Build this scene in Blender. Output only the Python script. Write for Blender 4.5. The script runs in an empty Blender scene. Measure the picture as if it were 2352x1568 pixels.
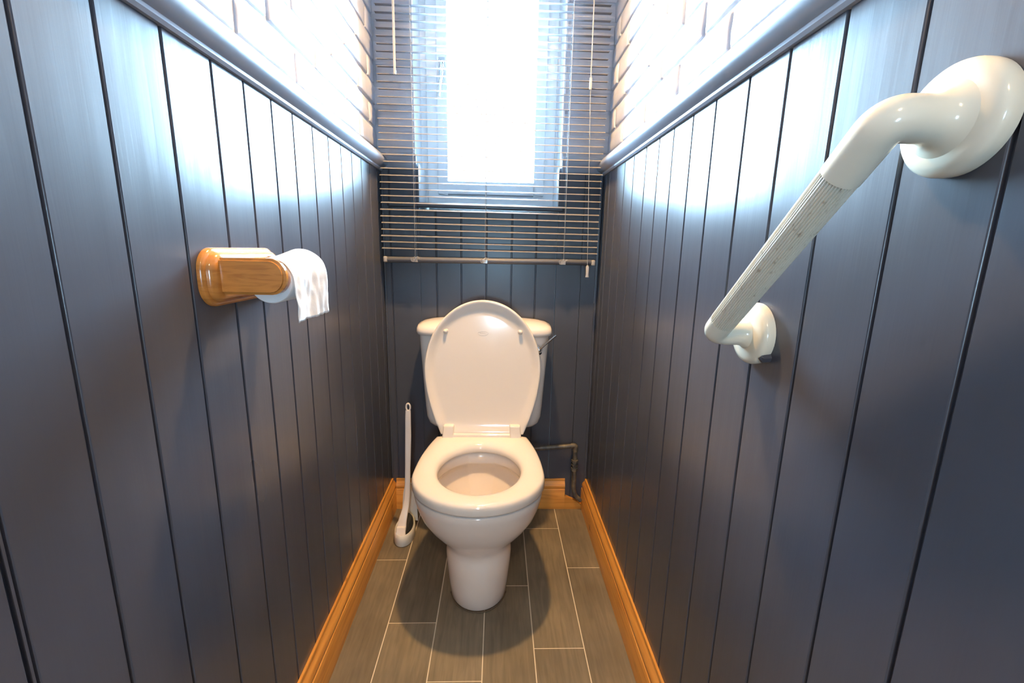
import bpy, bmesh, math, random
from mathutils import Vector, Matrix, noise
sc = bpy.context.scene
COL = sc.collection
pi = math.pi
random.seed(7)

# ------------------------------------------------------------ camera / light / exposure
CX, CH = 0.0229, 1.0557
F_PX, YAW, PITCH, ROLL = 1023.22, 0.03406, 0.20442, 0.01965
WB, XB = 0.40, 1.6873            # half width between panelled walls, distance of the back panelling
cam_d = bpy.data.cameras.new('camera'); cam = bpy.data.objects.new('camera', cam_d); COL.objects.link(cam)
fw = Vector((math.sin(YAW)*math.cos(PITCH), math.cos(YAW)*math.cos(PITCH), -math.sin(PITCH)))
r0 = Vector((math.cos(YAW), -math.sin(YAW), 0)); u0 = r0.cross(fw)
rr = r0*math.cos(ROLL) + u0*math.sin(ROLL); uu = -r0*math.sin(ROLL) + u0*math.cos(ROLL)
M = Matrix((rr, uu, -fw)).transposed().to_4x4(); M.translation = Vector((CX, 0, CH))
cam.matrix_world = M
cam_d.sensor_width = 36; cam_d.lens = 36*F_PX/2352; cam_d.clip_start = 0.02
sc.camera = cam
sc.view_settings.view_transform = 'Standard'; sc.view_settings.look = 'None'
sc.view_settings.gamma = 1; sc.view_settings.exposure = 0.0
try: sc.view_settings.use_curve_mapping = False
except Exception: pass
DAY = (0.46, 0.75, 1.0)
w = bpy.data.worlds.new('bright overcast sky'); sc.world = w; w.use_nodes = True
bg = w.node_tree.nodes['Background']; bg.inputs[0].default_value = (*DAY, 1); bg.inputs[1].default_value = 230
def portal(name, loc, rot, sx, sy):
    l = bpy.data.lights.new(name, 'AREA'); l.shape = 'RECTANGLE'; l.size = sx; l.size_y = sy
    l.cycles.is_portal = True
    o = bpy.data.objects.new(name, l); o.location = loc; o.rotation_euler = rot; COL.objects.link(o)
portal('window_portal', (-.01, 1.92, 1.65), (-pi/2, 0, 0), .52, .95)

# ------------------------------------------------------------ materials
def mat(name, col, rough=.5, metal=0, spec=.5, trans=0, emit=None, es=0):
    m = bpy.data.materials.new(name); m.use_nodes = True
    b = m.node_tree.nodes['Principled BSDF']
    b.inputs['Base Color'].default_value = (*col, 1); b.inputs['Roughness'].default_value = rough
    b.inputs['Metallic'].default_value = metal; b.inputs['Specular IOR Level'].default_value = spec
    b.inputs['Transmission Weight'].default_value = trans
    if emit: b.inputs['Emission Color'].default_value = (*emit, 1); b.inputs['Emission Strength'].default_value = es
    return m
def N(m, t, **kw):
    n = m.node_tree.nodes.new(t)
    for k, v in kw.items(): setattr(n, k, v)
    return n
def L(m, a, b): m.node_tree.links.new(a, b)
def bsdf(m): return m.node_tree.nodes['Principled BSDF']
def noise_tex(m, scale, stretch=(1,1,1), detail=4, distort=0, coord='Object'):
    tc = N(m, 'ShaderNodeTexCoord'); mp = N(m, 'ShaderNodeMapping'); mp.inputs['Scale'].default_value = stretch
    n = N(m, 'ShaderNodeTexNoise'); n.inputs['Scale'].default_value = scale; n.inputs['Detail'].default_value = detail
    n.inputs['Distortion'].default_value = distort
    L(m, tc.outputs[coord], mp.inputs[0]); L(m, mp.outputs[0], n.inputs['Vector']); return n
def ramp(m, src, stops):
    r = N(m, 'ShaderNodeValToRGB'); cr = r.color_ramp
    while len(cr.elements) < len(stops): cr.elements.new(.5)
    for e, (p, c) in zip(cr.elements, stops): e.position = p; e.color = (*c, 1)
    L(m, src, r.inputs[0]); return r
def bump(m, src, strength, dist, prev=None):
    b = N(m, 'ShaderNodeBump'); b.inputs['Strength'].default_value = strength; b.inputs['Distance'].default_value = dist
    L(m, src, b.inputs['Height'])
    if prev: L(m, prev.outputs[0], b.inputs['Normal'])
    L(m, b.outputs[0], bsdf(m).inputs['Normal']); return b

# slate painted timber: vertical grain, brush marks, a few knots and nicks
PAINT = mat('slate_paint', (.1,.11,.14), .3)
g1 = noise_tex(PAINT, 170, (1,1,.045), 4, .4); g2 = noise_tex(PAINT, 5, (1,1,.5), 2, 0)
wv = N(PAINT, 'ShaderNodeTexWave'); wv.bands_direction = 'Y'; wv.inputs['Scale'].default_value = 9; wv.inputs['Distortion'].default_value = 14
wv.inputs['Detail'].default_value = 2; wv.inputs['Detail Scale'].default_value = .35
mpw = N(PAINT, 'ShaderNodeMapping'); mpw.inputs['Scale'].default_value = (1,1,.10); tcw = N(PAINT, 'ShaderNodeTexCoord')
L(PAINT, tcw.outputs['Object'], mpw.inputs[0]); L(PAINT, mpw.outputs[0], wv.inputs['Vector'])
vo = N(PAINT, 'ShaderNodeTexVoronoi'); vo.inputs['Scale'].default_value = 7
mpv = N(PAINT, 'ShaderNodeMapping'); mpv.inputs['Scale'].default_value = (1,1,.8); tcv = N(PAINT, 'ShaderNodeTexCoord')
L(PAINT, tcv.outputs['Object'], mpv.inputs[0]); L(PAINT, mpv.outputs[0], vo.inputs['Vector'])
kn = ramp(PAINT, vo.outputs['Distance'], [(.0,(0,0,0)),(.03,(.75,.75,.75)),(.05,(1,1,1))])
b1 = bump(PAINT, g1.outputs[0], .16, .0007); b2 = bump(PAINT, wv.outputs['Fac'], .05, .0012, b1); b3 = bump(PAINT, kn.outputs[0], .15, .001, b2)
b4 = bump(PAINT, g2.outputs[0], .25, .006, b3)
rr_ = N(PAINT, 'ShaderNodeMapRange'); rr_.inputs[1].default_value = .1; rr_.inputs[2].default_value = .9
rr_.inputs[3].default_value = .26; rr_.inputs[4].default_value = .34
L(PAINT, g2.outputs[0], rr_.inputs[0]); L(PAINT, rr_.outputs[0], bsdf(PAINT).inputs['Roughness'])
cr_ = ramp(PAINT, g2.outputs[0], [(.1,(.054,.059,.078)),(.9,(.074,.079,.100))]); L(PAINT, cr_.outputs[0], bsdf(PAINT).inputs['Base Color'])

RAILP = mat('lightened_rail_paint', (.26,.28,.33), .28)  # same paint as the boards, lightened for the window's glare
n_ = noise_tex(RAILP, 40, (1,.15,1), 4); bump(RAILP, n_.outputs[0], .15, .001)

BRICK = mat('painted_brick', (.36,.37,.41), .35)
n_ = noise_tex(BRICK, 55, (1,1,1.6), 6); n2_ = noise_tex(BRICK, 9, (1,1,1), 3)
b1 = bump(BRICK, n_.outputs[0], .35, .003); bump(BRICK, n2_.outputs[0], .3, .006, b1)
c_ = ramp(BRICK, n2_.outputs[0], [(.3,(.38,.40,.46)),(.7,(.48,.50,.56))]); L(BRICK, c_.outputs[0], bsdf(BRICK).inputs['Base Color'])  # brick tones raised to stand in for glare round the window

def wood(name, dark, light, stretch, rough=.3, sc_=9):
    m = mat(name, light, rough)
    a = noise_tex(m, sc_, stretch, 6, 1.5); c = ramp(m, a.outputs[0], [(.32, dark), (.5, light), (.72, tuple(min(1, v*1.12) for v in light))])
    v = N(m, 'ShaderNodeTexVoronoi'); v.inputs['Scale'].default_value = 5.3
    t = N(m, 'ShaderNodeTexCoord'); L(m, t.outputs['Object'], v.inputs['Vector'])
    k = ramp(m, v.outputs['Distance'], [(.0,(.12,.05,.02)),(.045,(.35,.22,.15)),(.075,(1,1,1))])
    mx = N(m, 'ShaderNodeMix', data_type='RGBA', blend_type='MULTIPLY'); mx.inputs[0].default_value = .7
    L(m, c.outputs[0], mx.inputs[6]); L(m, k.outputs[0], mx.inputs[7]); L(m, mx.outputs[2], bsdf(m).inputs['Base Color'])
    bump(m, a.outputs[0], .08, .001); return m
PINE_Y = wood('varnished_pine_side', (.50,.20,.035), (.66,.30,.06), (5,.35,5))
PINE_X = wood('varnished_pine_back', (.50,.20,.035), (.66,.30,.06), (.35,5,5))
OAK = wood('varnished_oak', (.44,.165,.035), (.56,.225,.05), (1.2,1.2,8), .16, 14)

TILE = mat('wood_look_tile', (.2,.18,.15), .42)
a = noise_tex(TILE, 14, (6,.55,1), 6, .8); b_ = noise_tex(TILE, 5, (1,1,1), 3)
ca = ramp(TILE, a.outputs[0], [(.3,(.180,.148,.102)),(.7,(.262,.218,.150))])
cb = ramp(TILE, b_.outputs[0], [(.3,(.72,.72,.72)),(.7,(1.1,1.1,1.1))])
at = N(TILE, 'ShaderNodeAttribute'); at.attribute_name = 'tone'
m1 = N(TILE, 'ShaderNodeMix', data_type='RGBA', blend_type='MULTIPLY'); m1.inputs[0].default_value = 1
m2 = N(TILE, 'ShaderNodeMix', data_type='RGBA', blend_type='MULTIPLY'); m2.inputs[0].default_value = 1
L(TILE, ca.outputs[0], m1.inputs[6]); L(TILE, cb.outputs[0], m1.inputs[7]); L(TILE, m1.outputs[2], m2.inputs[6]); L(TILE, at.outputs['Color'], m2.inputs[7])
L(TILE, m2.outputs[2], bsdf(TILE).inputs['Base Color']); bump(TILE, a.outputs[0], .1, .001)
GROUT = mat('tile_grout', (.72,.64,.50), .8)

CERAMIC = mat('ceramic', (.84,.78,.72), .12)
n_ = noise_tex(CERAMIC, 6, (1,1,1), 3); c_ = ramp(CERAMIC, n_.outputs[0], [(.3,(.82,.75,.69)),(.7,(.86,.79,.73))]); L(CERAMIC, c_.outputs[0], bsdf(CERAMIC).inputs['Base Color'])
SEATM = mat('seat_plastic', (.84,.77,.69), .10)
WATER = mat('water', (.75,.66,.5), .02, trans=.5); bsdf(WATER).inputs['IOR'].default_value = 1.33
RAILPL = mat('cream_plastic', (.84,.80,.66), .17)
GRIP = mat('ribbed_plastic', (.66,.65,.58), .35)
n_ = noise_tex(GRIP, 260, (1,.35,.35), 3); c_ = ramp(GRIP, n_.outputs[0], [(.24,(.45,.38,.27)),(.38,(.78,.75,.62)),(.7,(.80,.77,.65))]); L(GRIP, c_.outputs[0], bsdf(GRIP).inputs['Base Color'])
WHITEPL = mat('white_plastic', (.82,.76,.72), .3)
BASINPL = mat('ivory_plastic', (.82,.80,.72), .25)
BRISTLE = mat('black_bristle', (.02,.02,.02), .8)
UPVC = mat('white_upvc', (.90,.91,.91), .25)
CHROME = mat('chrome', (.8,.8,.8), .12, 1)
SLAT = mat('silver_slat', (.18,.18,.20), .6, .0, .15)
RAILB = mat('blind_rail', (.12,.125,.145), .5, .1)
CORD = mat('pale_cord', (.30,.32,.35), .5)
CLEAR = mat('clear_plastic', (.85,.85,.88), .1, trans=.6)
DARK = mat('dark_metal', (.06,.06,.07), .4, .5)
HOLE_SHADOW = mat('lever_shadow_black', (.01,.01,.01), .7)
PIPE = mat('painted_pipe', (.05,.047,.044), .35)
n_ = noise_tex(PIPE, 60, (1,1,1), 4); c_ = ramp(PIPE, n_.outputs[0], [(.35,(.07,.066,.062)),(.6,(.14,.12,.09)),(.75,(.24,.18,.11))]); L(PIPE, c_.outputs[0], bsdf(PIPE).inputs['Base Color']); bump(PIPE, n_.outputs[0], .4, .003)
PAPER = mat('tissue_paper', (.93,.93,.93), .95, spec=.1)
n_ = noise_tex(PAPER, 70, (1,1,1), 3); bump(PAPER, n_.outputs[0], .35, .002)
bsdf(PAPER).inputs['Subsurface Weight'].default_value = .0
CARD = mat('cardboard', (.32,.24,.17), .9)
CEIL = mat('ceiling_white', (.8,.79,.76), .8)
DOORM = mat('door_paint', (.25,.26,.28), .35)
MORTAR = mat('painted_mortar', (.27,.28,.33), .5)
SHADE = mat('light_cutoff_shade', (.5,.49,.47), .4)
BULB = mat('warm_bulb', (1,1,1), .3, emit=(1.0,.60,.24), es=2500)
FILL_BULB = mat('fill_bulb', (1,1,1), .3, emit=(1.0,.70,.42), es=1150)
SEAL = mat('sealant', (.12,.09,.06), .6)
GLASS = bpy.data.materials.new('pane_glass'); GLASS.use_nodes = True
nt = GLASS.node_tree; nt.nodes.clear()
out = nt.nodes.new('ShaderNodeOutputMaterial'); mxs = nt.nodes.new('ShaderNodeMixShader'); tr = nt.nodes.new('ShaderNodeBsdfTransparent')
gl = nt.nodes.new('ShaderNodeBsdfGlossy'); gl.inputs['Roughness'].default_value = .02; fr = nt.nodes.new('ShaderNodeFresnel'); fr.inputs[0].default_value = 1.45
nt.links.new(fr.outputs[0], mxs.inputs[0]); nt.links.new(tr.outputs[0], mxs.inputs[1]); nt.links.new(gl.outputs[0], mxs.inputs[2]); nt.links.new(mxs.outputs[0], out.inputs[0])

HIGHLIGHT_GLASS = bpy.data.materials.new('highlight_pane_glass'); HIGHLIGHT_GLASS.use_nodes = True
nt2 = HIGHLIGHT_GLASS.node_tree; nt2.nodes.clear(); o2 = nt2.nodes.new('ShaderNodeOutputMaterial'); t2 = nt2.nodes.new('ShaderNodeBsdfTransparent')
t2.inputs[0].default_value = (.92, .92, .92, 1); nt2.links.new(t2.outputs[0], o2.inputs[0])  # nearly clear, for the added door pane
# ------------------------------------------------------------ helpers
def link(name, verts, faces, m, parent=None, smooth=False, auto=None):
    me = bpy.data.meshes.new(name); me.from_pydata([tuple(v) for v in verts], [], faces); me.update()
    bm = bmesh.new(); bm.from_mesh(me); bmesh.ops.remove_doubles(bm, verts=bm.verts, dist=1e-6)
    bmesh.ops.recalc_face_normals(bm, faces=bm.faces); bm.to_mesh(me); bm.free()
    if smooth:
        for p in me.polygons: p.use_smooth = True
        if auto:
            try: me.set_sharp_from_angle(angle=math.radians(auto))
            except Exception: pass
    me.materials.append(m)
    o = bpy.data.objects.new(name, me); COL.objects.link(o)
    if parent: o.parent = parent; o.matrix_parent_inverse = Matrix.Translation(-parent.location)
    return o
def thing(name, label, cat, loc=(0,0,0), group=None):
    o = bpy.data.objects.new(name, None); o.empty_display_size = .05; o.location = loc; COL.objects.link(o)
    o['label'] = label; o['category'] = cat
    if group: o['group'] = group
    return o
def struct(o): o['kind'] = 'structure'; return o
class MB:
    def __init__(s): s.v = []; s.f = []
    def add(s, v, f):
        k = len(s.v); s.v += [tuple(a) for a in v]; s.f += [tuple(i+k for i in q) for q in f]; return s
    def box(s, x0, x1, y0, y1, z0, z1):
        v = [(x,y,z) for x in (x0,x1) for y in (y0,y1) for z in (z0,z1)]
        return s.add(v, [(0,1,3,2),(4,6,7,5),(0,4,5,1),(2,3,7,6),(0,2,6,4),(1,5,7,3)])
    def loft(s, rings, cap0=True, cap1=True, close=True):
        n = len(rings[0]); v = [p for r in rings for p in r]; f = []
        for i in range(len(rings)-1):
            for j in range(n if close else n-1):
                k = (j+1) % n; f.append((i*n+j, i*n+k, (i+1)*n+k, (i+1)*n+j))
        if cap0: f.append(tuple(range(n))[::-1])
        if cap1: f.append(tuple((len(rings)-1)*n+j for j in range(n)))
        return s.add(v, f)
    def tube(s, pts, rad, n=16, caps=True, flat=1.0):
        P = [Vector(p) for p in pts]; R = rad if hasattr(rad, '__len__') else [rad]*len(P)
        rings = []; t = (P[1]-P[0]).normalized(); a = t.orthogonal().normalized()
        for i, p in enumerate(P):
            t = ((P[min(i+1,len(P)-1)]-P[max(i-1,0)])).normalized()
            a = (a - t*a.dot(t)).normalized(); b = t.cross(a)
            rings.append([p + (a*math.cos(2*pi*k/n) + b*math.sin(2*pi*k/n)*flat)*R[i] for k in range(n)])
        return s.loft(rings, caps, caps)
    def build(s, name, m, parent=None, smooth=False, auto=None, bevel=0, seg=2, sub=0):
        o = link(name, s.v, s.f, m, parent, smooth or sub > 0, auto)
        if bevel:
            b = o.modifiers.new('bevel', 'BEVEL'); b.width = bevel; b.segments = seg; b.limit_method = 'ANGLE'; b.angle_limit = math.radians(35)
            for p in o.data.polygons: p.use_smooth = True
            wn = o.modifiers.new('wn', 'WEIGHTED_NORMAL')
        if sub: q = o.modifiers.new('sub', 'SUBSURF'); q.levels = sub; q.render_levels = sub
        return o
def smooth_path(pts, k=8):                                          # Catmull-Rom
    P = [Vector(p) for p in pts]; P = [2*P[0]-P[1]] + P + [2*P[-1]-P[-2]]; o = []
    for i in range(1, len(P)-2):
        for j in range(k):
            t = j/k; a, b, c, d = P[i-1:i+3]
            o.append(.5*((2*b)+(c-a)*t+(2*a-5*b+4*c-d)*t*t+(-a+3*b-3*c+d)*t**3))
    return o + [P[-2]]
def fillet(pts, r, k=8):                                            # straight runs with round corners
    P = [Vector(p) for p in pts]; o = [P[0]]
    for i in range(1, len(P)-1):
        a = (P[i-1]-P[i]); b = (P[i+1]-P[i]); q = min(r, a.length*.49, b.length*.49)
        A = P[i]+a.normalized()*q; B = P[i]+b.normalized()*q
        for j in range(k+1):
            t = j/k; o.append(A*(1-t)**2 + P[i]*2*t*(1-t) + B*t*t)
    return o + [P[-1]]

# ------------------------------------------------------------ floor
TP, X0 = .1370, -.2785
joints = {-1:1.361, 0:1.096, 1:.917, 2:1.238, 3:1.008, 4:1.319}
mb = MB(); tones = []
for c in range(-2, 6):
    j = joints.get(c, 1.2); x0 = X0 + c*TP; x1 = x0 + TP
    k = -6
    while j + k*.528 < 1.80:
        ya = j + k*.528; yb = ya + .528; k += 1
        if yb < -1.3: continue
        a0, a1, b0, b1_ = max(x0+.0014, -.42), min(x1-.0014, .42), max(ya+.0014, -1.3), min(yb-.0014, 1.80)
        if a1 <= a0 or b1_ <= b0: continue
        mb.box(a0, a1, b0, b1_, -.012, 0); tones.append(random.uniform(.82, 1.1))
fl = link('floor', mb.v, mb.f, TILE)
col = fl.data.color_attributes.new('tone', 'FLOAT_COLOR', 'CORNER')
# every tile is its own island of 6 faces, in order
order = {}
for p in fl.data.polygons:
    c = sum((fl.data.vertices[v].co for v in p.vertices), Vector())/4
    t = .82 + .28*((math.sin(math.floor((c.x-X0)/TP)*12.9898 + math.floor((c.y - joints.get(int(math.floor((c.x-X0)/TP)), 1.2))/.528)*78.233)*43758.5453) % 1)
    for li in p.loop_indices: col.data[li].color = (t, t*.995, t*.98, 1)
struct(fl)
# grout sits between the tiles
g = MB().box(-.42, .42, -1.3, 1.80, -.03, -.0006).build('trim_grout', GROUT); g.name = 'trim_6'; struct(g)

# ------------------------------------------------------------ panelling
def board_profile(grooves, s0, s1, depth=.0036, hw=.0034):
    """list of (s, recess) along the wall"""
    pr = [(s0, 0)]
    for g in sorted(grooves):
        if s0 + hw < g < s1 - hw:
            pr += [(g-hw, 0), (g-hw*.75, .0008), (g-hw*.3, depth), (g+hw*.3, depth), (g+hw*.75, .0008), (g+hw, 0)]
    return pr + [(s1, 0)]
gl_ = [.632-.0925*k for k in range(10, 2, -1)] + [.35,.445,.534,.632,.731,.816,.907,.994,1.093,1.188,1.278,1.367,1.458,1.549,1.638]
gl_ = [g for g in gl_ if g < .3] + [g for g in gl_ if g >= .35]
gr_ = [.34-.0945*k for k in range(12, 0, -1)] + [.34,.433,.535,.632,.728,.834,.927,1.024,1.113,1.207,1.312,1.405,1.498,1.590,1.64]
def side_panel(name, sgn, grooves):
    pr = board_profile(grooves, -1.25, XB+.012); mb = MB(); zs = (0, .44, .88, 1.326)
    rings = []
    for z in zs:
        rings.append([(sgn*(WB + d), s, z) for s, d in pr] + [(sgn*(WB+.0118), XB+.012, z), (sgn*(WB+.0118), -1.25, z)])
    mb.loft(rings); return struct(mb.build(name, PAINT))
side_panel('trim_1', -1, gl_); side_panel('trim_2', 1, gr_)

# back panelling: side boards full height, centre boards set back a little under the sill
def back_strip(x0, x1, grooves, z1, y):
    pr = board_profile(grooves, x0, x1); rings = []
    for z in (0, z1*.5, z1): rings.append([(s, y+d, z) for s, d in pr] + [(x1, XB+.0118, z), (x0, XB+.0118, z)])
    return rings
mb = MB()
mb.loft(back_strip(-WB, -.302, [-.372], 1.326, XB))
mb.loft(back_strip(-.302, -.266, [], 1.326, XB))
mb.loft(back_strip(-.298+.0005, .240, [-.206,-.114,-.021,.073,.164], 1.19, XB+.004))
mb.loft(back_strip(.242, .334, [], 1.326, XB)); mb.loft(back_strip(.3355, WB, [], 1.326, XB))
struct(mb.build('trim_3', PAINT))
# corner bead on the right, raised batten where the panelling ends under the brick
mb = MB().box(-WB+.001, -.272, XB-.006, XB+.014, 1.326, 1.372).box(.247, WB-.001, XB-.006, XB+.014, 1.326, 1.372)
struct(mb.build('trim_4', RAILP, bevel=.003))  # batten also takes the glare-lightened paint
struct(MB().box(WB-.010, WB-.0005, XB-.005, XB+.002, .13, 1.325).box(-WB+.0005, -WB+.007, XB-.004, XB+.002, .13, 1.325).build('trim_8', PAINT, bevel=.002))

struct(MB().box(WB-.0108, WB-.0092, XB-.0064, XB-.0045, .86, 1.31).build('trim_10', RAILP))
# dado rails
def rail(name, s):
    pr = [(0,1.318),(.006,1.318),(.010,1.322),(.010,1.327),(.014,1.329),(.023,1.334),(.029,1.343),(.030,1.352),(.026,1.360),(.019,1.364),(.017,1.369),(.012,1.374),(.002,1.376),(-.012,1.376),(-.012,1.318)]
    rings = [[(s*(WB-a), y, z) for a, z in pr] for y in (-1.25, XB-.0062)]
    return struct(MB().loft(rings).build(name, RAILP, smooth=True, auto=40))
rail('trim_5', -1); rail('trim_7', 1)

# ------------------------------------------------------------ brick walls
def brick_face(mb, O, U, V, Nn, lu, lv, seed, amp=.0022, nu=8, nv=4, dep=.010):
    O, U, V, Nn = Vector(O), Vector(U), Vector(V), Vector(Nn); g = []
    for j in range(nv+1):
        for i in range(nu+1):
            u, v = i/nu, j/nv
            p = O + U*(lu*u) + V*(lv*v)
            e = min(u*lu, (1-u)*lu, v*lv, (1-v)*lv)
            h = noise.noise(p*22 + Vector((seed*3.1, seed*1.7, 0)))*amp
            if e < 1e-6:
                h -= dep
                inn = .0
                p += U*(noise.noise(p*60)*.002) + V*(noise.noise(p*45+Vector((5,5,5)))*.0025)
            g.append(p + Nn*h)
    n = nu+1; f = [(j*n+i, j*n+i+1, (j+1)*n+i+1, (j+1)*n+i) for j in range(nv) for i in range(nu)]
    mb.add(g, f)
def uv_edges(): pass
CO = .0705; Z0 = 1.392-CO
def brick_wall(mb, O, U, Nn, length, zlo, zhi, bl=.225, gap=.007, seed=0, start=0):
    U = Vector(U); c = 0; z = Z0
    while z < zhi:
        za, zb = max(z+gap/2, zlo), min(z+CO-gap/2, zhi)
        if zb - za > .01:
            s = -(start + (bl/2 if c % 2 else 0))
            while s < length:
                a, b = max(s+gap/2, 0), min(s+bl-gap/2, length)
                if b - a > .012:
                    nu = max(3, int((b-a)/.018)); p = Vector((O[0], O[1], za)) + U*a
                    # inner rounded border: extra loops near the edge
                    face_rounded(mb, p, U, Vector((0,0,1)), Vector(Nn), b-a, zb-za, seed+c*7+s, a <= 0, b >= length)
                s += bl
        z += CO; c += 1
def face_rounded(mb, O, U, V, Nn, lu, lv, seed, e0=False, e1=False):
    def sp(l, k):
        e = .006; r = [0, e*.35, e] + [e + (l-2*e)*i/k for i in range(1, k)] + [l-e, l-e*.35, l]; return r
    us = sp(lu, max(2, int(lu/.022))); vs = sp(lv, 3); g = []
    off = random.uniform(-.0012, .0012)
    for v in vs:
        for u in us:
            e = min(9 if e0 else u, 9 if e1 else lu-u, v, lv-v); p = O + U*u + V*v
            h = off + noise.noise(p*20 + Vector((seed, seed*.7, 0)))*.0022 + noise.noise(p*70)*.0009
            if e < .0001: h -= .012
            elif e < .0035: h -= .0022
            q = p + U*(noise.noise(p*50+Vector((seed,0,0)))*.0016) + V*(noise.noise(p*50+Vector((0,seed,3)))*.0022)
            g.append(q + Nn*h)
    n = len(us); mb.add(g, [(j*n+i, j*n+i+1, (j+1)*n+i+1, (j+1)*n+i) for j in range(len(vs)-1) for i in range(n-1)])
HW = WB + .012
ZT = 2.28
def smooth_obj(o, ang=50):
    for p in o.data.polygons: p.use_smooth = True
    try: o.data.set_sharp_from_angle(angle=math.radians(ang))
    except Exception: pass
    return o
for nm, s in (('wall_left', -1), ('wall_right', 1)):
    mb = MB(); brick_wall(mb, (s*HW, -1.25, 0), (0,1,0), (-s,0,0), XB+.012+1.25, 1.37, ZT, seed=11*s, start=.05)
    nb = len(mb.f)
    mb.box(min(s*(HW+.006), s*(HW+.12)), max(s*(HW+.006), s*(HW+.12)), -1.25, XB+.15, -.03, ZT)
    o = struct(mb.build(nm, BRICK)); smooth_obj(o)
YB = XB + .012; WL, WR = -.278, .246; YO = 1.90; WZ0, WZ1 = 1.20, 2.12
mb = MB()
for a, b in ((-HW, WL), (WR, HW)):
    brick_wall(mb, (a, YB, 0), (1,0,0), (0,-1,0), b-a, 1.37, ZT, bl=.4, seed=3+a, start=0)
mb.box(-HW-.01, WL-.004, YB+.005, YO, 1.326, ZT).box(WR+.004, HW+.01, YB+.005, YO, 1.326, ZT)
mb.box(-HW-.01, WL+.012, YB, YO, -.03, 1.326).box(WR-.006, HW+.01, YB, YO, -.03, 1.326).box(WL+.012, WR-.006, YB, YO, -.03, 1.188)
mb.box(WL-.004, WR+.004, YB, YO, WZ1, ZT)
o = struct(mb.build('wall_back', BRICK)); smooth_obj(o)

# white reveal lining, added to bounce daylight onto the frame and slats
BOUNCE_LINING = mat('bounce_lining_white', (.80,.82,.85), .4); n_ = noise_tex(BOUNCE_LINING, 18, (1,1,1), 3); bump(BOUNCE_LINING, n_.outputs[0], .25, .003)
mb = MB().box(WL-.006, WL+.0005, YB+.001, 1.85, 1.345, WZ1).box(WR-.0005, WR+.006, YB+.001, 1.85, 1.345, WZ1).box(WL-.006, WR+.006, YB+.001, 1.85, WZ1-.0005, WZ1+.006)
mb.box(WL+.0115, WL+.0135, XB+.002, 1.85, WZ0, 1.345).box(WR-.0085, WR-.0055, XB+.002, 1.85, WZ0, 1.345)
struct(mb.build('trim_9', BOUNCE_LINING, bevel=.002))

# rest of the room, behind the camera
struct(MB().box(-.54, .54, -1.35, YO, ZT, ZT+.05).build('ceiling', CEIL))
mb = MB().box(-.54, -.34, -1.37, -1.25, -.03, ZT).box(.34, .54, -1.37, -1.25, -.03, ZT).box(-.34, .34, -1.37, -1.25, 2.0, ZT)
struct(mb.build('wall_front', CEIL))
# unseen door; small pane added to put a highlight on the lid
GX0, GX1, GZ0, GZ1 = -.05, .06, .90, 1.10
mb = MB().box(-.339, GX0, -1.30, -1.26, 0, 1.999).box(GX1, .339, -1.30, -1.26, 0, 1.999).box(GX0, GX1, -1.30, -1.26, 0, GZ0).box(GX0, GX1, -1.30, -1.26, GZ1, 1.999)
dr = struct(mb.build('door_1', DOORM))
MB().box(GX0, GX1, -1.282, -1.278, GZ0, GZ1).build('pane', HIGHLIGHT_GLASS, dr)
mb = MB().tube([(-.28,-1.26,1.02),(-.28,-1.22,1.02)], .008).tube([(-.29,-1.22,1.02),(-.18,-1.22,1.02)], .008); mb.build('handle', CHROME, dr, smooth=True, auto=40)
portal('door_pane_portal', ((GX0+GX1)/2, -1.32, (GZ0+GZ1)/2), (pi/2, 0, 0), GX1-GX0, GZ1-GZ0)

# ------------------------------------------------------------ skirting
SK = [(0,0),(.0185,0),(.0185,.086),(.0172,.0885),(.0150,.0895),(.0150,.092),(.0166,.0945),(.0172,.099),(.0158,.105),(.0125,.111),(.0085,.1165),(.0062,.120),(.0062,.1225),(.0068,.1255),(.0055,.129),(0,.129)]
for nm, s in (('baseboard_left', -1), ('baseboard_right', 1)):
    mb = MB(); rings = []
    for y, k in ((-1.25, 0), (XB, 1)):
        rings.append([(s*(WB-a-.0002), y - (a if k else 0)*0, z) for a, z in SK])
    mb.loft(rings); struct(mb.build(nm, PINE_Y, smooth=True, auto=35))
mb = MB()
rings = [[(x, XB-a-.0002, z) for a, z in SK] for x in (-WB+.0188, .3105)]
mb.loft(rings)
# low offcut in the corner behind the pipe, top edge sloping to the floor
v = [(x, y, z) for y in (XB-.0185, XB-.0005) for x, z in ((.3105,0),(.3810,0),(.3810,.018),(.3620,.034),(.3105,.058))]
mb.add(v, [(0,1,2,3,4),(9,8,7,6,5)] + [(i,(i+1)%5,5+(i+1)%5,5+i) for i in range(5)])
struct(mb.build('baseboard_back', PINE_X, smooth=True, auto=35))

# ------------------------------------------------------------ window
wz0 = 1.213; fy0, fy1 = 1.842, 1.897
win = MB()
fx0, fx1 = -.256, .238
win.box(fx0, fx0+.040, fy0, fy1, wz0, WZ1).box(fx1-.040, fx1, fy0, fy1, wz0, WZ1).box(fx0+.040, fx1-.040, fy0, fy1, wz0, wz0+.048).box(fx0+.040, fx1-.040, fy0, fy1, WZ1-.05, WZ1)
win = struct(win.build('window_1', UPVC, bevel=.003))
sx0, sx1, sz0, sz1 = fx0+.040, fx1-.040, wz0+.048, WZ1-.05
MB().box(sx0, sx0+.036, fy0-.012, fy1-.01, sz0, sz1).box(sx1-.036, sx1, fy0-.012, fy1-.01, sz0, sz1).box(sx0+.036, sx1-.036, fy0-.012, fy1-.01, sz0, sz0+.05).box(sx0+.036, sx1-.036, fy0-.012, fy1-.01, sz1-.05, sz1).build('sash', UPVC, win, bevel=.004)
MB().box(sx0+.036, sx1-.036, 1.868, 1.872, sz0+.05, sz1-.05).build('pane', GLASS, win)
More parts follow.
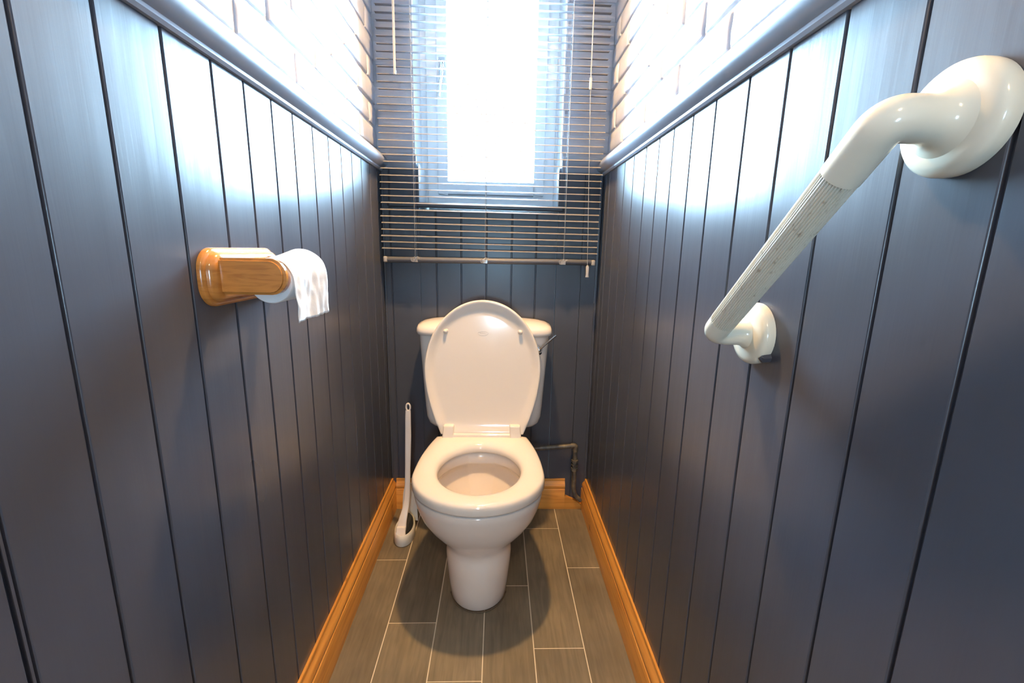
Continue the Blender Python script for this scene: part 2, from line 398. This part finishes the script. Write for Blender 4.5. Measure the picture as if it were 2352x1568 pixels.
mb = MB().box(sx0+.010, sx0+.034, fy0-.024, fy0-.012, 1.655, 1.74).tube([(sx0+.022,fy0-.02,1.72),(sx0+.022,fy0-.045,1.715),(sx0+.020,fy0-.05,1.69),(sx0+.012,fy0-.05,1.60)], [.008,.009,.009,.006]); mb.build('handle', CHROME, win, smooth=True, auto=40)
# sealed side strips between frame and opening
mb = MB().box(WL, fx0, fy0+.01, fy1, WZ0, WZ1).box(fx1, WR, fy0+.01, fy1, WZ0, WZ1).box(fx0, fx1, fy0+.008, fy1, WZ0-.01, wz0); mb.build('frame_packing', UPVC, win)
# sill board, nose running past the opening
sl = MB()
pts = [(-.262,fy0),( -.262,XB-.001),(-.372,XB-.001),(-.378,XB-.008),(-.376,XB-.020),(-.368,XB-.027),(.255,XB-.027),(.262,XB-.02),(.262,XB-.001),(.236,XB-.001),(.236,fy0)]
sl.loft([[(x, y, 0) for x, y in pts], [(x, y, .018) for x, y in pts]])
so = sl.build('window_sill', PAINT, win, bevel=.005, seg=3)
so.matrix_parent_inverse = Matrix.Translation((0,0,1.193)) @ Matrix.Rotation(.009, 4, 'Y')

# ------------------------------------------------------------ venetian blind
YL = 1.632
bl = thing('venetian_blind', 'silver grey metal venetian blind hanging in front of the bright window', 'blind', (0, YL, ZT))
MB().box(-.392, .388, YL-.014, YL+.014, ZT-.045, ZT-.02).box(-.392,-.36,YL-.016,YL+.016,ZT-.05,ZT).box(.356,.388,YL-.016,YL+.016,ZT-.05,ZT).build('headrail', RAILB, bl)
PT = .02262; ZR = 1.027
slat0 = None
prof = []
for i in range(7):
    t = -1 + i/3; prof.append((t*.0125, .0026*(1-t*t)))
lo = []
for y, z in prof: lo.append((y, z+.00045))
for y, z in prof[::-1]: lo.append((y, z))
TILT = math.radians(12)
def slat_mesh():
    mb = MB(); rings = []
    for x in (-.385, -.384, 0, .382, .383):
        k = .9 if abs(x) > .3845 or x > .3825 else 1
        rings.append([(x, y*k, z) for y, z in lo])
    mb.loft(rings); return mb
k = 0; z = ZR + .021
random.seed(3)
while z < ZT - .06:
    if slat0 is None:
        slat0 = slat_mesh().build('slat', SLAT, bl, smooth=True, auto=60); o = slat0
    else:
        o = slat0.copy(); COL.objects.link(o); o.parent = bl
    up = min(1, (z-1.04)/.5)
    jit = random.uniform(-1, 1)
    o.matrix_parent_inverse = Matrix()
    o.location = (random.uniform(-.002,.002) - .004*(1-up), 0, z-ZT)
    o.rotation_euler = (TILT + random.uniform(-.05,.05), random.uniform(-.0012,.0012) + .008 - .005*up, 0)
    z += PT*(1 if k > 3 else .97); k += 1
# bottom rail
mb = MB(); n = 20
rg = []
for x in (-.384,-.382,.370,.372):
    s = .85 if x in (-.384,.372) else 1
    rg.append([(x, .012*s*math.cos(2*pi*i/n)*(1), .0105*s*math.sin(2*pi*i/n)) for i in range(n)])
br = mb.loft(rg).build('bottom_rail', RAILB, bl, smooth=True, auto=50)
br.matrix_parent_inverse = Matrix.Translation((0, 0, 1.012-ZT)) @ Matrix.Rotation(-.004, 4, 'Y')
for x in (-.378, .366):
    c = MB().box(x-.007, x+.007, -.014, .012, -.0105, .0105).build('end_cap', CLEAR, bl, bevel=.004); c.matrix_parent_inverse = Matrix.Translation((0,0,1.012-ZT))
def T(o): o.matrix_parent_inverse = Matrix.Translation((0,-YL,-ZT)); return o
for x in (-.271, -.024, .257):
    mb = MB()
    for dy in (-.0135, .0135): mb.tube([(x,YL+dy,1.012),(x+.0006,YL+dy,1.5),(x,YL+dy,ZT-.04)], .0006, 6)
    mb.tube([(x+.003,YL,1.02),(x+.003,YL,ZT-.04)], .0008, 6)
    zz = ZR + .018
    while zz < ZT-.06: mb.tube([(x,YL-.0135,zz-.003),(x,YL+.0135,zz+.001)], .0004, 4); zz += PT
    T(mb.build('ladder_cord', CORD, bl))
    # looped cord ends and clip on the bottom rail
    mb = MB()
    for j in range(3):
        a = random.uniform(0, 3); pts = [(x+.004*(j-1)+.011*math.cos(t*.9+a), YL-.0145-.001*j, 1.014+.009*math.sin(t*1.25+a)) for t in [i*.5 for i in range(13)]]
        mb.tube(pts, .0009, 6)
    mb.box(x-.008, x+.008, YL-.0145, YL-.010, 1.004, 1.016)
    T(mb.build('cord_clip', CLEAR, bl, smooth=True, auto=40))
wd = smooth_path([(-.318,YL-.03,ZT-.05),(-.3185,YL-.03,1.9),(-.320,YL-.03,1.61)], 4)
T(MB().tube(wd, .0045, 6).tube([(-.3202,YL-.03,1.614),(-.3203,YL-.03,1.603)], [.0058,.0045], 10).build('tilt_wand', CORD, bl, smooth=True, auto=50))
YC = YL-.024
T(MB().tube([(.314,YC,ZT-.04),(.3205,YC,1.615)], .001, 6).tube([(.318,YC-.002,ZT-.04),(.3215,YC,1.615)], .001, 6).tube([(.321,YC,1.60),(.3425,YC,1.0)], .0009, 6).build('pull_cord', CORD, bl))
T(MB().box(.3165,.3255,YC-.004,YC+.004,1.577,1.614).build('cord_connector', CLEAR, bl, bevel=.002))
T(MB().tube([(.3425,YC,1.004),(.343,YC,.998),(.3432,YC,.972),(.3433,YC,.962)], [.003,.0062,.0052,.007], 12).build('tassel', CLEAR, bl, smooth=True, auto=50))
ck = MB().tube([(.361,XB,.999),(.361,XB-.012,.999)], .008, 14).tube([(.361,XB-.012,.999),(.353,XB-.018,.996),(.349,XB-.016,1.003)], .003, 8).build('cord_hook', DARK, smooth=True, auto=40)
ck['label'] = 'small dark cord hook screwed to the panelling below the blind, beside the clear tassel'; ck['category'] = 'hook'

# ------------------------------------------------------------ toilet
TX = -.026
toi = thing('toilet', 'cream white close-coupled toilet with its lid raised, standing on the grey tiles', 'toilet', (TX, 1.35, 0))
def outline(z, a, yf, yw, yb, ab, n1=28, n2=14, n3=8, x=TX, p=2.0):
    """egg: half ellipse in front, sides narrowing to ab at yb, rounded back"""
    P = []
    for i in range(n1+1):
        t = pi + pi*i/n1
        cx_, sx_ = math.cos(t), math.sin(t)
        P.append((x + a*math.copysign(abs(cx_)**(2/p), cx_), yw + (yw-yf)*math.copysign(abs(sx_)**(2/p), sx_), z))
    rb = min(.03, ab*.5)
    def side(t):
        y = yw + (yb-rb-yw)*t; return a + (ab-a)*(1-math.cos(pi*t))/2, y
    for i in range(1, n2+1): s, y = side(i/n2); P.append((x+s, y, z))
    for i in range(1, n3+1):
        t = pi/2*i/n3; P.append((x+ab-rb+rb*math.cos(t), yb-rb+rb*math.sin(t), z))
    for i in range(0, n3+1):
        t = pi/2 + pi/2*i/n3; P.append((x-ab+rb+rb*math.cos(t), yb-rb+rb*math.sin(t), z))
    for i in range(n2-1, 0, -1): s, y = side(i/n2); P.append((x-s, y, z))
    return P
R_ = [  # z, a, yfront, ywide, yback, aback
 (.000,.084,1.136,1.235,1.60,.080),(.006,.087,1.132,1.235,1.60,.083),(.05,.092,1.124,1.235,1.60,.085),(.11,.098,1.117,1.235,1.60,.086),(.150,.100,1.117,1.232,1.60,.087),
 (.166,.098,1.121,1.232,1.60,.087),(.180,.096,1.123,1.230,1.60,.088),(.195,.100,1.118,1.228,1.60,.089),(.212,.111,1.108,1.222,1.60,.091),(.232,.128,1.092,1.214,1.605,.095),(.258,.147,1.073,1.207,1.61,.10),
 (.290,.166,1.054,1.203,1.62,.106),(.322,.178,1.042,1.200,1.63,.112),(.350,.185,1.033,1.200,1.64,.118),(.364,.187,1.030,1.200,1.645,.122),(.374,.184,1.033,1.200,1.645,.122),(.380,.176,1.040,1.200,1.64,.118)]
rings = [outline(*r) for r in R_]
def oval(z, a, yf, yb, n, p=2.0):
    # same point count and start as outline(), for the bowl's inside
    P = []; cy = (yf+yb)/2; b = (yb-yf)/2
    base = outline(0, .15, 1.05, 1.2, 1.5, .10)
    for q in base:
        t = math.atan2((q[1]-1.245)/b*a, q[0]-TX) if False else math.atan2(q[1]-1.245, q[0]-TX)
        c, s = math.cos(t), math.sin(t); k = 1/math.sqrt((c/a)**2+(s/b)**2); P.append((TX+c*k, cy+s*k, z))
    return P
for z, a, yf, yb in ((.381,.140,1.075,1.415),(.378,.134,1.082,1.405),(.366,.133,1.084,1.402),(.348,.134,1.084,1.402),(.340,.137,1.082,1.405),(.334,.146,1.072,1.415),(.320,.146,1.073,1.414),(.290,.138,1.085,1.400),(.250,.120,1.12,1.375),(.215,.098,1.16,1.35),(.18,.07,1.20,1.33),(.15,.05,1.22,1.31)):
    rings.append(oval(z, a, yf, yb, 0))
MB().loft(rings).build('bowl', CERAMIC, toi, smooth=True, auto=70)
wring = oval(.222, .1005, 1.156, 1.353, 0)
MB().add(wring, [tuple(range(len(wring)))]).build('water', WATER, toi)
# sealant and dark gap round the foot
mb = MB(); base = outline(.001, .088, 1.129, 1.235, 1.60, .084); fr_ = base
mb.tube([Vector((p[0], p[1], .002)) for p in fr_[2:27]], [.0016+.0016*noise.noise(Vector(p)*60) for p in fr_[2:27]], 6)
mb.build('foot_sealant', SEAL, toi, smooth=True)

# seat
def seat_outer(k=0.0):
    P = []; yw = 1.200; a = .193-k; yf = 1.019+k; bb = .47; ye = 1.462
    for i in range(121):
        t = pi + pi*i/120; P.append((a*math.cos(t), yw+(yw-yf)*math.sin(t)))
    for i in range(1, 41):
        y = yw + (ye-yw)*i/40; P.append((a*math.sqrt(1-((y-yw)/bb)**2)*(1-.02*(i/40)**2), y))
    xe = P[-1][0]
    for i in range(1, 40): P.append((xe*(1-2*i/40), ye))
    for i in range(40, 0, -1):
        y = yw + (ye-yw)*i/40; P.append((-a*math.sqrt(1-((y-yw)/bb)**2)*(1-.02*(i/40)**2), y))
    return P
def by_angle(poly, n, c=(0,1.243)):
    A = sorted([(math.atan2(y-c[1], x-c[0]), math.hypot(x-c[0], y-c[1])) for x, y in poly]); o = []
    A = [(A[-1][0]-2*pi, A[-1][1])] + A + [(A[0][0]+2*pi, A[0][1])]
    for i in range(n):
        t = -pi + 2*pi*(i+.5)/n
        for (a0, r0_), (a1, r1_) in zip(A, A[1:]):
            if a0 <= t <= a1:
                r = r0_ + (r1_-r0_)*((t-a0)/max(1e-9, a1-a0)); break
        o.append((math.cos(t)*r, math.sin(t)*r, t))
    return o
NS = 144; oo = by_angle(seat_outer(), NS)
ii = []
for x, y, t in oo:
    a, b = .124, .149; r = 1/math.sqrt((math.cos(t)/a)**2+(math.sin(t)/b)**2); ii.append((math.cos(t)*r, math.sin(t)*r))
rings = []
SP = [(0.0,.3895),(0,.400),(.012,.4085),(.045,.4135),(.11,.4165),(.30,.4180),(.6,.4165),(.82,.4125),(.93,.4065),(.985,.399),(1,.390),(.985,.385),(.9,.383),(.1,.383),(.02,.385)]
for q, z in SP:
    rings.append([(TX + o_[0]+(i_[0]-o_[0])*q, 1.243 + o_[1]+(i_[1]-o_[1])*q, z) for o_, i_ in zip(oo, ii)])
rings.append(rings[0])
MB().loft(rings, False, False).build('seat', SEATM, toi, smooth=True, auto=80)

# lid, raised and leaning back against the cistern
def lid_half(s):
    K = [(0,.140),(.012,.143),(.06,.157),(.12,.177),(.18,.191),(.235,.197),(.29,.193),(.34,.180),(.38,.160),(.415,.130),(.440,.095),(.455,.055),(.461,.0)]
    for (a, x), (b, y) in zip(K, K[1:]):
        if a <= s <= b: return x+(y-x)*(s-a)/(b-a)
    return 0
# smooth the outline through an ellipse for the top
P = []
for i in range(61):
    t = pi*i/60; P.append((.198*math.cos(t), .225+.240*math.sin(t)))
for i in range(1, 40):
    s = .225*(1-i/40); u = i/40; P.append((-(.198 - .056*u**1.75), s))
P.append((-.142, 0))
for i in range(1, 30): P.append((-.142+.284*i/30, 0))
P.append((.142, 0))
for i in range(39, 0, -1):
    s = .225*(1-i/40); u = i/40; P.append((.198 - .056*u**1.75, s))
lo_ = by_angle(P, 144, (0, .235))
ang = math.atan2(.052, .480); YH, ZH = 1.457, .423
def lidpt(x, s, d):  # d: out of the face, towards the room
    return Vector((TX+.001+x, YH + s*math.sin(ang) - d*math.cos(ang), ZH + s*math.cos(ang) + d*math.sin(ang)))
rings = []
for k_, d in ((.02,.0),(.4,.0),(.76,.0),(.82,.0005),(.85,.0015),(.885,.0045),(.92,.009),(.95,.0125),(.970,.0140),(.985,.0142),(.996,.0125),(1.0,.008),(.998,-.004),(.985,-.009),(.95,-.011),(.02,-.012)):
    rg = []
    for x, s, t in lo_:
        ss = .235 + s*k_
        dd = d
        if d > 0 and s < 0 and .8 < k_: pass
        # the recess runs out flat towards the hinge
        rg.append(lidpt(x*k_, ss, dd if ss > .03 else dd*.6))
    rings.append(rg)
lid = MB().loft(rings).build('lid', SEATM, toi, smooth=True, auto=80)
for x in (-.128, .128):
    mb = MB(); c = lidpt(x, .358, 0); nn = Vector((0, -math.cos(ang), math.sin(ang)))
    mb.tube([c-nn*.001, c+nn*.001, c+nn*.003, c+nn*.010, c+nn*.013, c+nn*.0145], [.0105,.0100,.0062,.006,.0045,.001], 16)
    b = mb.build('buffer', SEATM, lid, smooth=True, auto=50)
    b.parent = lid; b.matrix_parent_inverse = Matrix()
    b.matrix_parent_inverse = Matrix()
# faint moulded mark: oval outline with a wavy line in it
mb = MB(); c = (0, .352)
mb.tube([lidpt(c[0]+.017*math.cos(t), c[1]+.007*math.sin(t), .0003) for t in [2*pi*i/24 for i in range(25)]], .0005, 6)
mb.tube([lidpt(c[0]-.011+.022*i/16, c[1]+.003*math.sin(i*1.3), .0003) for i in range(17)], .0005, 6)
e = mb.build('embossed_mark', SEATM, lid, smooth=True); e.matrix_parent_inverse = Matrix()
for x in (-.1175, .1175):
    s = math.copysign(1, x)
    mb = MB(); v = []
    for (dx, dz) in ((-.020,-.016),(.020,-.016),(.0185,.036),(-.0185,.036)): v.append((dx, dz))
    mb = MB()
    rings = [[(TX+x+dx-(s*.004 if dz>0 else 0), YH-.020+yy+(dz*.11), ZH+dz) for dx, dz in v] for yy in (0, .026)]
    mb.loft(rings); mb.build('hinge', SEATM, toi, bevel=.005, seg=3)
MB().box(TX-.125, TX+.125, YH-.016, YH+.016, ZH-.036, ZH+.006).build('hinge_bar', SEATM, toi, bevel=.006, seg=3)

# cistern
def rrect(z, a, y0, y1, x=TX, p=5.0, n=64):
    P = []; cy = (y0+y1)/2; b = (y1-y0)/2
    for i in range(n):
        t = 2*pi*i/n; c, s = math.cos(t), math.sin(t)
        P.append((x + a*math.copysign(abs(c)**(2/p), c), cy + b*math.copysign(abs(s)**(2/p), s), z))
    return P
cx2 = TX + .004
rings = [rrect(z, a, y0, y1, cx2) for z, a, y0, y1 in ((.402,.14,1.565,1.66),(.405,.172,1.552,1.668),(.412,.190,1.54,1.672),(.426,.203,1.53,1.675),(.45,.2105,1.523,1.676),(.49,.214,1.52,1.677),(.60,.221,1.516,1.679),(.757,.231,1.512,1.68))]
cis = MB().loft(rings).build('cistern', CERAMIC, toi, smooth=True, auto=60)
def kid(o): o.parent = cis; o.matrix_parent_inverse = Matrix(); return o
rings = [rrect(z, a, y0, y1, cx2, p) for z, a, y0, y1, p in ((.7575,.236,1.508,1.681,5),(.760,.238,1.503,1.6815,5),(.768,.240,1.501,1.6815,5),(.780,.239,1.502,1.6815,4.6),(.789,.236,1.507,1.681,4),(.796,.222,1.518,1.678,3.5),(.802,.196,1.535,1.672,3),(.807,.14,1.557,1.66,2.6),(.809,.05,1.59,1.625,2.2))]
kid(MB().loft(rings).build('cistern_lid', CERAMIC, toi, smooth=True, auto=70))
mb = MB().tube([(.168,1.515,.716),(.168,1.500,.716)], [.012,.012], 20).tube([(.168,1.503,.716),(.168,1.492,.716),(.168,1.489,.716)], [.007,.007,.004], 16)
mb.tube(smooth_path([(.168,1.494,.717),(.182,1.490,.731),(.203,1.486,.752),(.224,1.484,.771)], 6), [.0042]*6+[.0038]*6+[.0042]*7, 12, flat=.75)
kid(mb.build('flush_lever', CHROME, toi, smooth=True, auto=50))
kid(MB().tube([(.171,1.5145,.704),(.171,1.508,.704)], .008, 14).build('lever_hole_shadow', HOLE_SHADOW, toi, smooth=True, auto=50))  # black disc standing in for the hole and shadow behind the lever

# ------------------------------------------------------------ water supply pipe
pt = thing('water_pipe', 'dark painted water pipe with elbow running along the back wall right of the toilet', 'pipe', (.344, 1.66, 0))
yp = XB-.0245
path = fillet([(.09, yp, .270), (.20, yp, .274), (.3435, yp, .286), (.3445, yp, .10), (.352, yp, .065), (.376, yp-.002, .043)], .016, 8)
MB().tube(path, .0088, 16).build('tube', PIPE, pt, smooth=True, auto=60)
MB().tube([(.326,yp,.2845),(.340,yp,.2855)], .0102, 16).tube(fillet([(.325,yp,.2845),(.3435,yp,.286),(.3437,yp,.262)], .012, 8), .0112, 16).build('elbow', PIPE, pt, smooth=True, auto=60)
zz = [(.225,.0095),(.2245,.0148),(.215,.0148),(.2145,.0105),(.205,.0105),(.2045,.0145),(.200,.0145),(.1995,.0105),(.190,.0105),(.1895,.0148),(.178,.0148),(.177,.0095)]
MB().tube([(.344,yp,z) for z, r in zz], [r for z, r in zz], 6).build('valve', PIPE, pt, smooth=True, auto=30)
MB().tube([(.344,yp,.202),(.3437,yp-.014,.202)], [.005,.004], 10).build('valve_screw', DARK, pt, smooth=True, auto=40)

# ------------------------------------------------------------ toilet brush and its holder
hx, hy = -.311, 1.500
def basin(z, a, b, cx=hx, cy=hy, n=40):
    return [(cx+a*math.cos(2*pi*i/n)*(1-.12*math.sin(2*pi*i/n)), cy+b*math.sin(2*pi*i/n), z) for i in range(n)]
hd = thing('toilet_brush_holder', 'ivory plastic toilet brush holder on the floor left of the toilet', 'brush holder', (hx, hy, 0))
mb = MB().loft([basin(0,.034,.072), basin(.003,.0365,.0755), basin(.03,.036,.075), basin(.042,.0345,.0735), basin(.045,.032,.071), basin(.043,.0295,.0685), basin(.012,.028,.066), basin(.010,.02,.05)])
mb.build('tray', BASINPL, hd, smooth=True, auto=60)
rg = []
for z, a, t in ((.02,.030,.0035),(.08,.028,.0035),(.135,.024,.0035),(.162,.018,.003),(.172,.008,.002)):
    rg.append([(hx+.006+a*math.cos(2*pi*i/20), hy+.058 + z*.05 + t*math.sin(2*pi*i/20) + .010*(1-abs(math.cos(2*pi*i/20))), z) for i in range(20)])
MB().loft(rg).build('back_rest', BASINPL, hd, smooth=True, auto=60)
bs = thing('toilet_brush', 'white flat-handled toilet brush standing upright in its holder beside the toilet', 'toilet brush', (hx, hy, .01))
PB = [((-.3165,1.448,.046),.0175,.005),((-.315,1.456,.060),.0170,.007),((-.312,1.466,.085),.0150,.008),((-.305,1.482,.118),.0118,.009),((-.3005,1.494,.155),.0103,.0095),((-.298,1.500,.21),.0100,.0095),((-.296,1.503,.27),.0098,.009),((-.294,1.505,.33),.0105,.009),((-.292,1.507,.39),.0108,.008),((-.291,1.508,.45),.0102,.0075),((-.290,1.509,.488),.0094,.007)]
pc = smooth_path([p for p, a, b in PB], 4)
rings = []
for i, c in enumerate(pc):
    f = i/4; j = min(int(f), len(PB)-2); u = f-j; a = PB[j][1]*(1-u)+PB[j+1][1]*u; b = PB[j][2]*(1-u)+PB[j+1][2]*u
    rings.append([(c.x+a*math.copysign(abs(math.cos(t))**.6, math.cos(t)), c.y+b*.6*math.copysign(abs(math.sin(t))**.8, math.sin(t)), c.z) for t in [2*pi*k/20 for k in range(20)]])
mb = MB().loft(rings)
ringp = [(-.2895+.0070*math.cos(t), 1.5095, .500+.0135*math.sin(t)) for t in [2*pi*k/28 for k in range(29)]]
mb.tube(ringp, .0032, 10, caps=False)
mb.build('handle', WHITEPL, bs, smooth=True, auto=60)
# squared foot cap of the handle
v = [(-.0180,-.016),(.0180,-.016),(.0165,.020),(-.0165,.020)]
rings = [[(-.316+dx, 1.440+yy+dz*.4, .046+dz) for dx, dz in v] for yy in (0, .012)]
MB().loft(rings).build('head_cap', WHITEPL, bs, bevel=.004, seg=3)
mb = MB().loft([basin(z, a, b, hx+.004, 1.505) for z, a, b in ((.0125,.02,.045),(.02,.024,.052),(.05,.023,.050),(.062,.017,.04))])
mb.build('bristles', BRISTLE, bs, smooth=True, auto=60)

# ------------------------------------------------------------ toilet paper holder and roll
hp = thing('toilet_paper_holder', 'varnished orange oak toilet paper holder fixed to the left panelled wall', 'toilet paper holder', (-WB, .75, 1.005))
def stadium(cy, cz, hl, hh, x, n=12, rad=None):
    r = rad or hh; P = []
    for (sy, sz, a0) in ((1,1,0),(-1,1,pi/2),(-1,-1,pi),(1,-1,3*pi/2)):
        for i in range(n+1):
            t = a0 + pi/2*i/n; P.append((x, cy+sy*(hl-r)+r*math.cos(t), cz+sz*(hh-r)+r*math.sin(t)))
    return P
cyp, czp = .752, 1.0065
rings = []
for x, k_ in ((0,0),(.004,.0),(.007,.001),(.009,.004),(.0095,.006),(.012,.0065),(.016,.008),(.019,.0115),(.021,.016)):
    rings.append(stadium(cyp, czp, .108-k_, .043-k_, -WB+.0002+x, rad=max(.033-k_, .01)))
MB().loft(rings).build('backplate', OAK, hp, smooth=True, auto=45)
def arm(y0, y1):
    mb = MB(); rings = []
    yA = (y0, y0+.003, y0+.0045, y1-.0045, y1-.003, y1); kk = (.004, .0035, .0, .0, .0035, .004)
    for y, k_ in zip(yA, kk):
        P = []; hh = .0265-k_; r = hh
        xe = -.287-k_
        P.append((-WB+.0195, y, czp+.0025-hh)); 
        for i in range(13):
            t = -pi/2 + pi*i/12; P.append((xe-r*.85+r*.85*math.cos(t), y, czp+.0025+hh*math.sin(t)))
        P.append((-WB+.0195, y, czp+.0025+hh)); rings.append(P)
    mb.loft(rings); return mb.build('arm', OAK, hp, smooth=True, auto=30)
arm(.664, .679); arm(.800, .815)
rx, rz, rR = -.3205, 1.0005, .0330
MB().tube([(rx,.678,rz),(rx,.801,rz)], .009, 16).build('spindle', OAK, hp, smooth=True, auto=40)
ro = thing('toilet_paper_roll', 'white toilet paper roll with a torn hanging end, in the wooden holder', 'toilet paper', (rx, .74, rz))
mb = MB(); rings = []; n = 48
for r, y in ((.0200,.687),(.0318,.687),(rR,.6885),(rR,.790),(.0318,.7915),(.0200,.7915)):
    rings.append([(rx+r*math.cos(2*pi*i/n), y, rz+r*math.sin(2*pi*i/n)) for i in range(n)])
mb.loft(rings, False, False); mb.build('paper', PAPER, ro, smooth=True, auto=40)
rings = [[(rx+r*math.cos(2*pi*i/n), y, rz+r*math.sin(2*pi*i/n)) for i in range(n)] for r, y in ((.0201,.6875),(.0201,.791),(.0188,.791),(.0188,.6875))]
rings.append(rings[0]); MB().loft(rings, False, False).build('cardboard_core', CARD, ro, smooth=True, auto=40)
# loose sheet: over the top and down the room side, rippled, torn edge
mb = MB(); nu, nv = 44, 40; g = []
for j in range(nv+1):
    v = j/nv
    for i in range(nu+1):
        u = i/nu; y = .688 + .103*u
        R = .0342 + .0085*u**1.3
        cxs = rx - .001*u + .003*u; czs = rz + .0055*u
        end = (.0655 + .0035*u) + .0016*abs(noise.noise(Vector((u*60, 3.3, 0))))*2
        aS, aE = 2.3, .10
        arc = (aS-aE)*R; tot = arc + end; q_ = tot*v; a = aS - q_/R
        lift = .0022*math.sin(u*6+1)*min(1, v*2)
        if a > aE: x = cxs + (R+lift)*math.cos(a); z = czs + (R+lift)*math.sin(a)
        else:
            q = q_-arc; x = cxs + (R+lift)*math.cos(aE) + .02*q + .0022*math.sin(u*9+q*30)*min(1, q*30); z = czs + (R+lift)*math.sin(aE) - q
        x += .0008*noise.noise(Vector((u*9, v*8, 1)))*2; g.append((x, y + .004*v*(u-.5), z))
n = nu+1
mb.add(g, [(j*n+i, j*n+i+1, (j+1)*n+i+1, (j+1)*n+i) for j in range(nv) for i in range(nu)])
sh = mb.build('hanging_sheet', PAPER, ro, smooth=True)
sm = sh.modifiers.new('thick', 'SOLIDIFY'); sm.thickness = .0006

# ------------------------------------------------------------ grab rail
gb = thing('grab_rail', 'cream plastic grab rail with ribbed grip slanting up the right wall', 'grab rail', (WB, .5, 1.05))
A = Vector((WB, .624, .943)); B = Vector((WB, .380, 1.165)); off = .064
A2 = A - Vector((off,0,0)); B2 = B - Vector((off,0,0)); d = (B2-A2).normalized()
pa = fillet([A - Vector((.010,0,0)), A2, B2, B - Vector((.010,0,0))], .048, 14)
# split into lower bend, grip, upper bend
def cut(pts, lo_t, hi_t):
    o = []
    for p in pts:
        t = (p-A2).dot(d)/((B2-A2).length); 
        if lo_t <= t <= hi_t: o.append(p)
    return o
Ln = (B2-A2).length; g0 = A2 + d*.030; g1_ = B2 - d*.056
pa = fillet([A - Vector((.034,0,0)), A2, g0+d*.001], .028, 12)
rad = [.0168]*len(pa); rad[0] = .025; rad[1] = .0175
MB().tube([A-Vector((.0165,0,0)), A-Vector((.0195,0,0)), A-Vector((.024,0,0)), A-Vector((.030,0,0))] + pa[1:], [.027,.0215,.0185,.0172] + rad[1:], 32).build('lower_bend', RAILPL, gb, smooth=True, auto=60)
pb = fillet([g1_, B2, B - Vector((.032,0,0))], .055, 16)
MB().tube(pb + [B-Vector((.026,0,0)), B-Vector((.0205,0,0)), B-Vector((.0165,0,0))], [.0184]*(len(pb)-1) + [.0188, .0205,.0250,.034], 40).build('upper_bend', RAILPL, gb, smooth=True, auto=60)
# ribbed grip
n = 40*4; rings = []; a_ = d.orthogonal().normalized(); b_2 = d.cross(a_)
gs = [(0,.0160),(.0005,.0168),(.5,.0171),(.999,.0174),(1,.0165)]
for t, R in gs:
    c = g0 + (g1_-g0)*t
    rings.append([c + (a_*math.cos(2*pi*k/n)+b_2*math.sin(2*pi*k/n))*(R + (-.0011 if k % 4 == 0 else (.0 if k % 4 != 2 else .0003))) for k in range(n)])
MB().loft(rings).build('ribbed_grip', GRIP, gb, smooth=True, auto=30)
def flange(C, name='flange'):
    rings = []; n = 56
    for r, x in ((.044,.0003),(.0445,.004),(.0445,.009),(.0435,.0125),(.041,.0155),(.036,.0175),(.030,.0185),(.020,.0195)):
        rings.append([C + Vector((-x, r*math.cos(2*pi*k/n), r*math.sin(2*pi*k/n))) for k in range(n)])
    return MB().loft(rings).build(name, RAILPL, gb, smooth=True, auto=60)
f1 = flange(A); f2 = flange(B)
# chipped notch on the lower flange edge shows dark paint
mb = MB(); c = A + Vector((0, -.034, -.028))
mb.tube([c+Vector((-.0005,0,0)), c+Vector((-.0100,-.0012,-.0008)), c+Vector((-.0125,.0,.001))], [.0075,.0062,.003], 7); ch = mb.build('paint_smear', PAINT, f1, smooth=False); ch.parent = f1; ch.matrix_parent_inverse = Matrix()

# ------------------------------------------------------------ ceiling lamps: above the toilet, and an added unseen one near the door
def ceiling_lamp(LX, LY, label, bulb_mat):
    cl = thing('ceiling_lamp', label, 'lamp', (LX, LY, ZT))
    MB().tube([(LX,LY,ZT-.0005),(LX,LY,ZT-.012),(LX,LY,ZT-.02)], [.05,.05,.035], 32).build('ceiling_rose', UPVC, cl, smooth=True, auto=40)
    MB().tube([(LX,LY,ZT-.019),(LX,LY,ZT-.07)], [.018,.016], 24).build('bulb_holder', UPVC, cl, smooth=True, auto=40)
    def rings(K): return [[(LX+r*math.cos(2*pi*i/40), LY+r*math.sin(2*pi*i/40), ZT+z) for i in range(40)] for z, r in K]
    MB().loft(rings(((-.068,.012),(-.085,.015),(-.10,.026),(-.12,.034),(-.14,.036),(-.16,.030),(-.172,.016),(-.176,.003)))).build('bulb', bulb_mat, cl, smooth=True)
    k = rings(((-.062,.020),(-.066,.034),(-.080,.052),(-.13,.078),(-.205,.098),(-.2055,.0965),(-.13,.0765),(-.081,.0505),(-.068,.033),(-.064,.020))); k.append(k[0])
    MB().loft(k, False, False).build('shade', SHADE, cl, smooth=True, auto=50)  # shade added to keep warm light off the upper brick
ceiling_lamp(.02, 1.17, 'warm bulb with an added light-limiting shade hanging above the toilet', BULB)
ceiling_lamp(.0, -.80, 'added unseen lamp with a whiter fill bulb hanging near the door', FILL_BULB)  # second lamp added to light the toilet's front
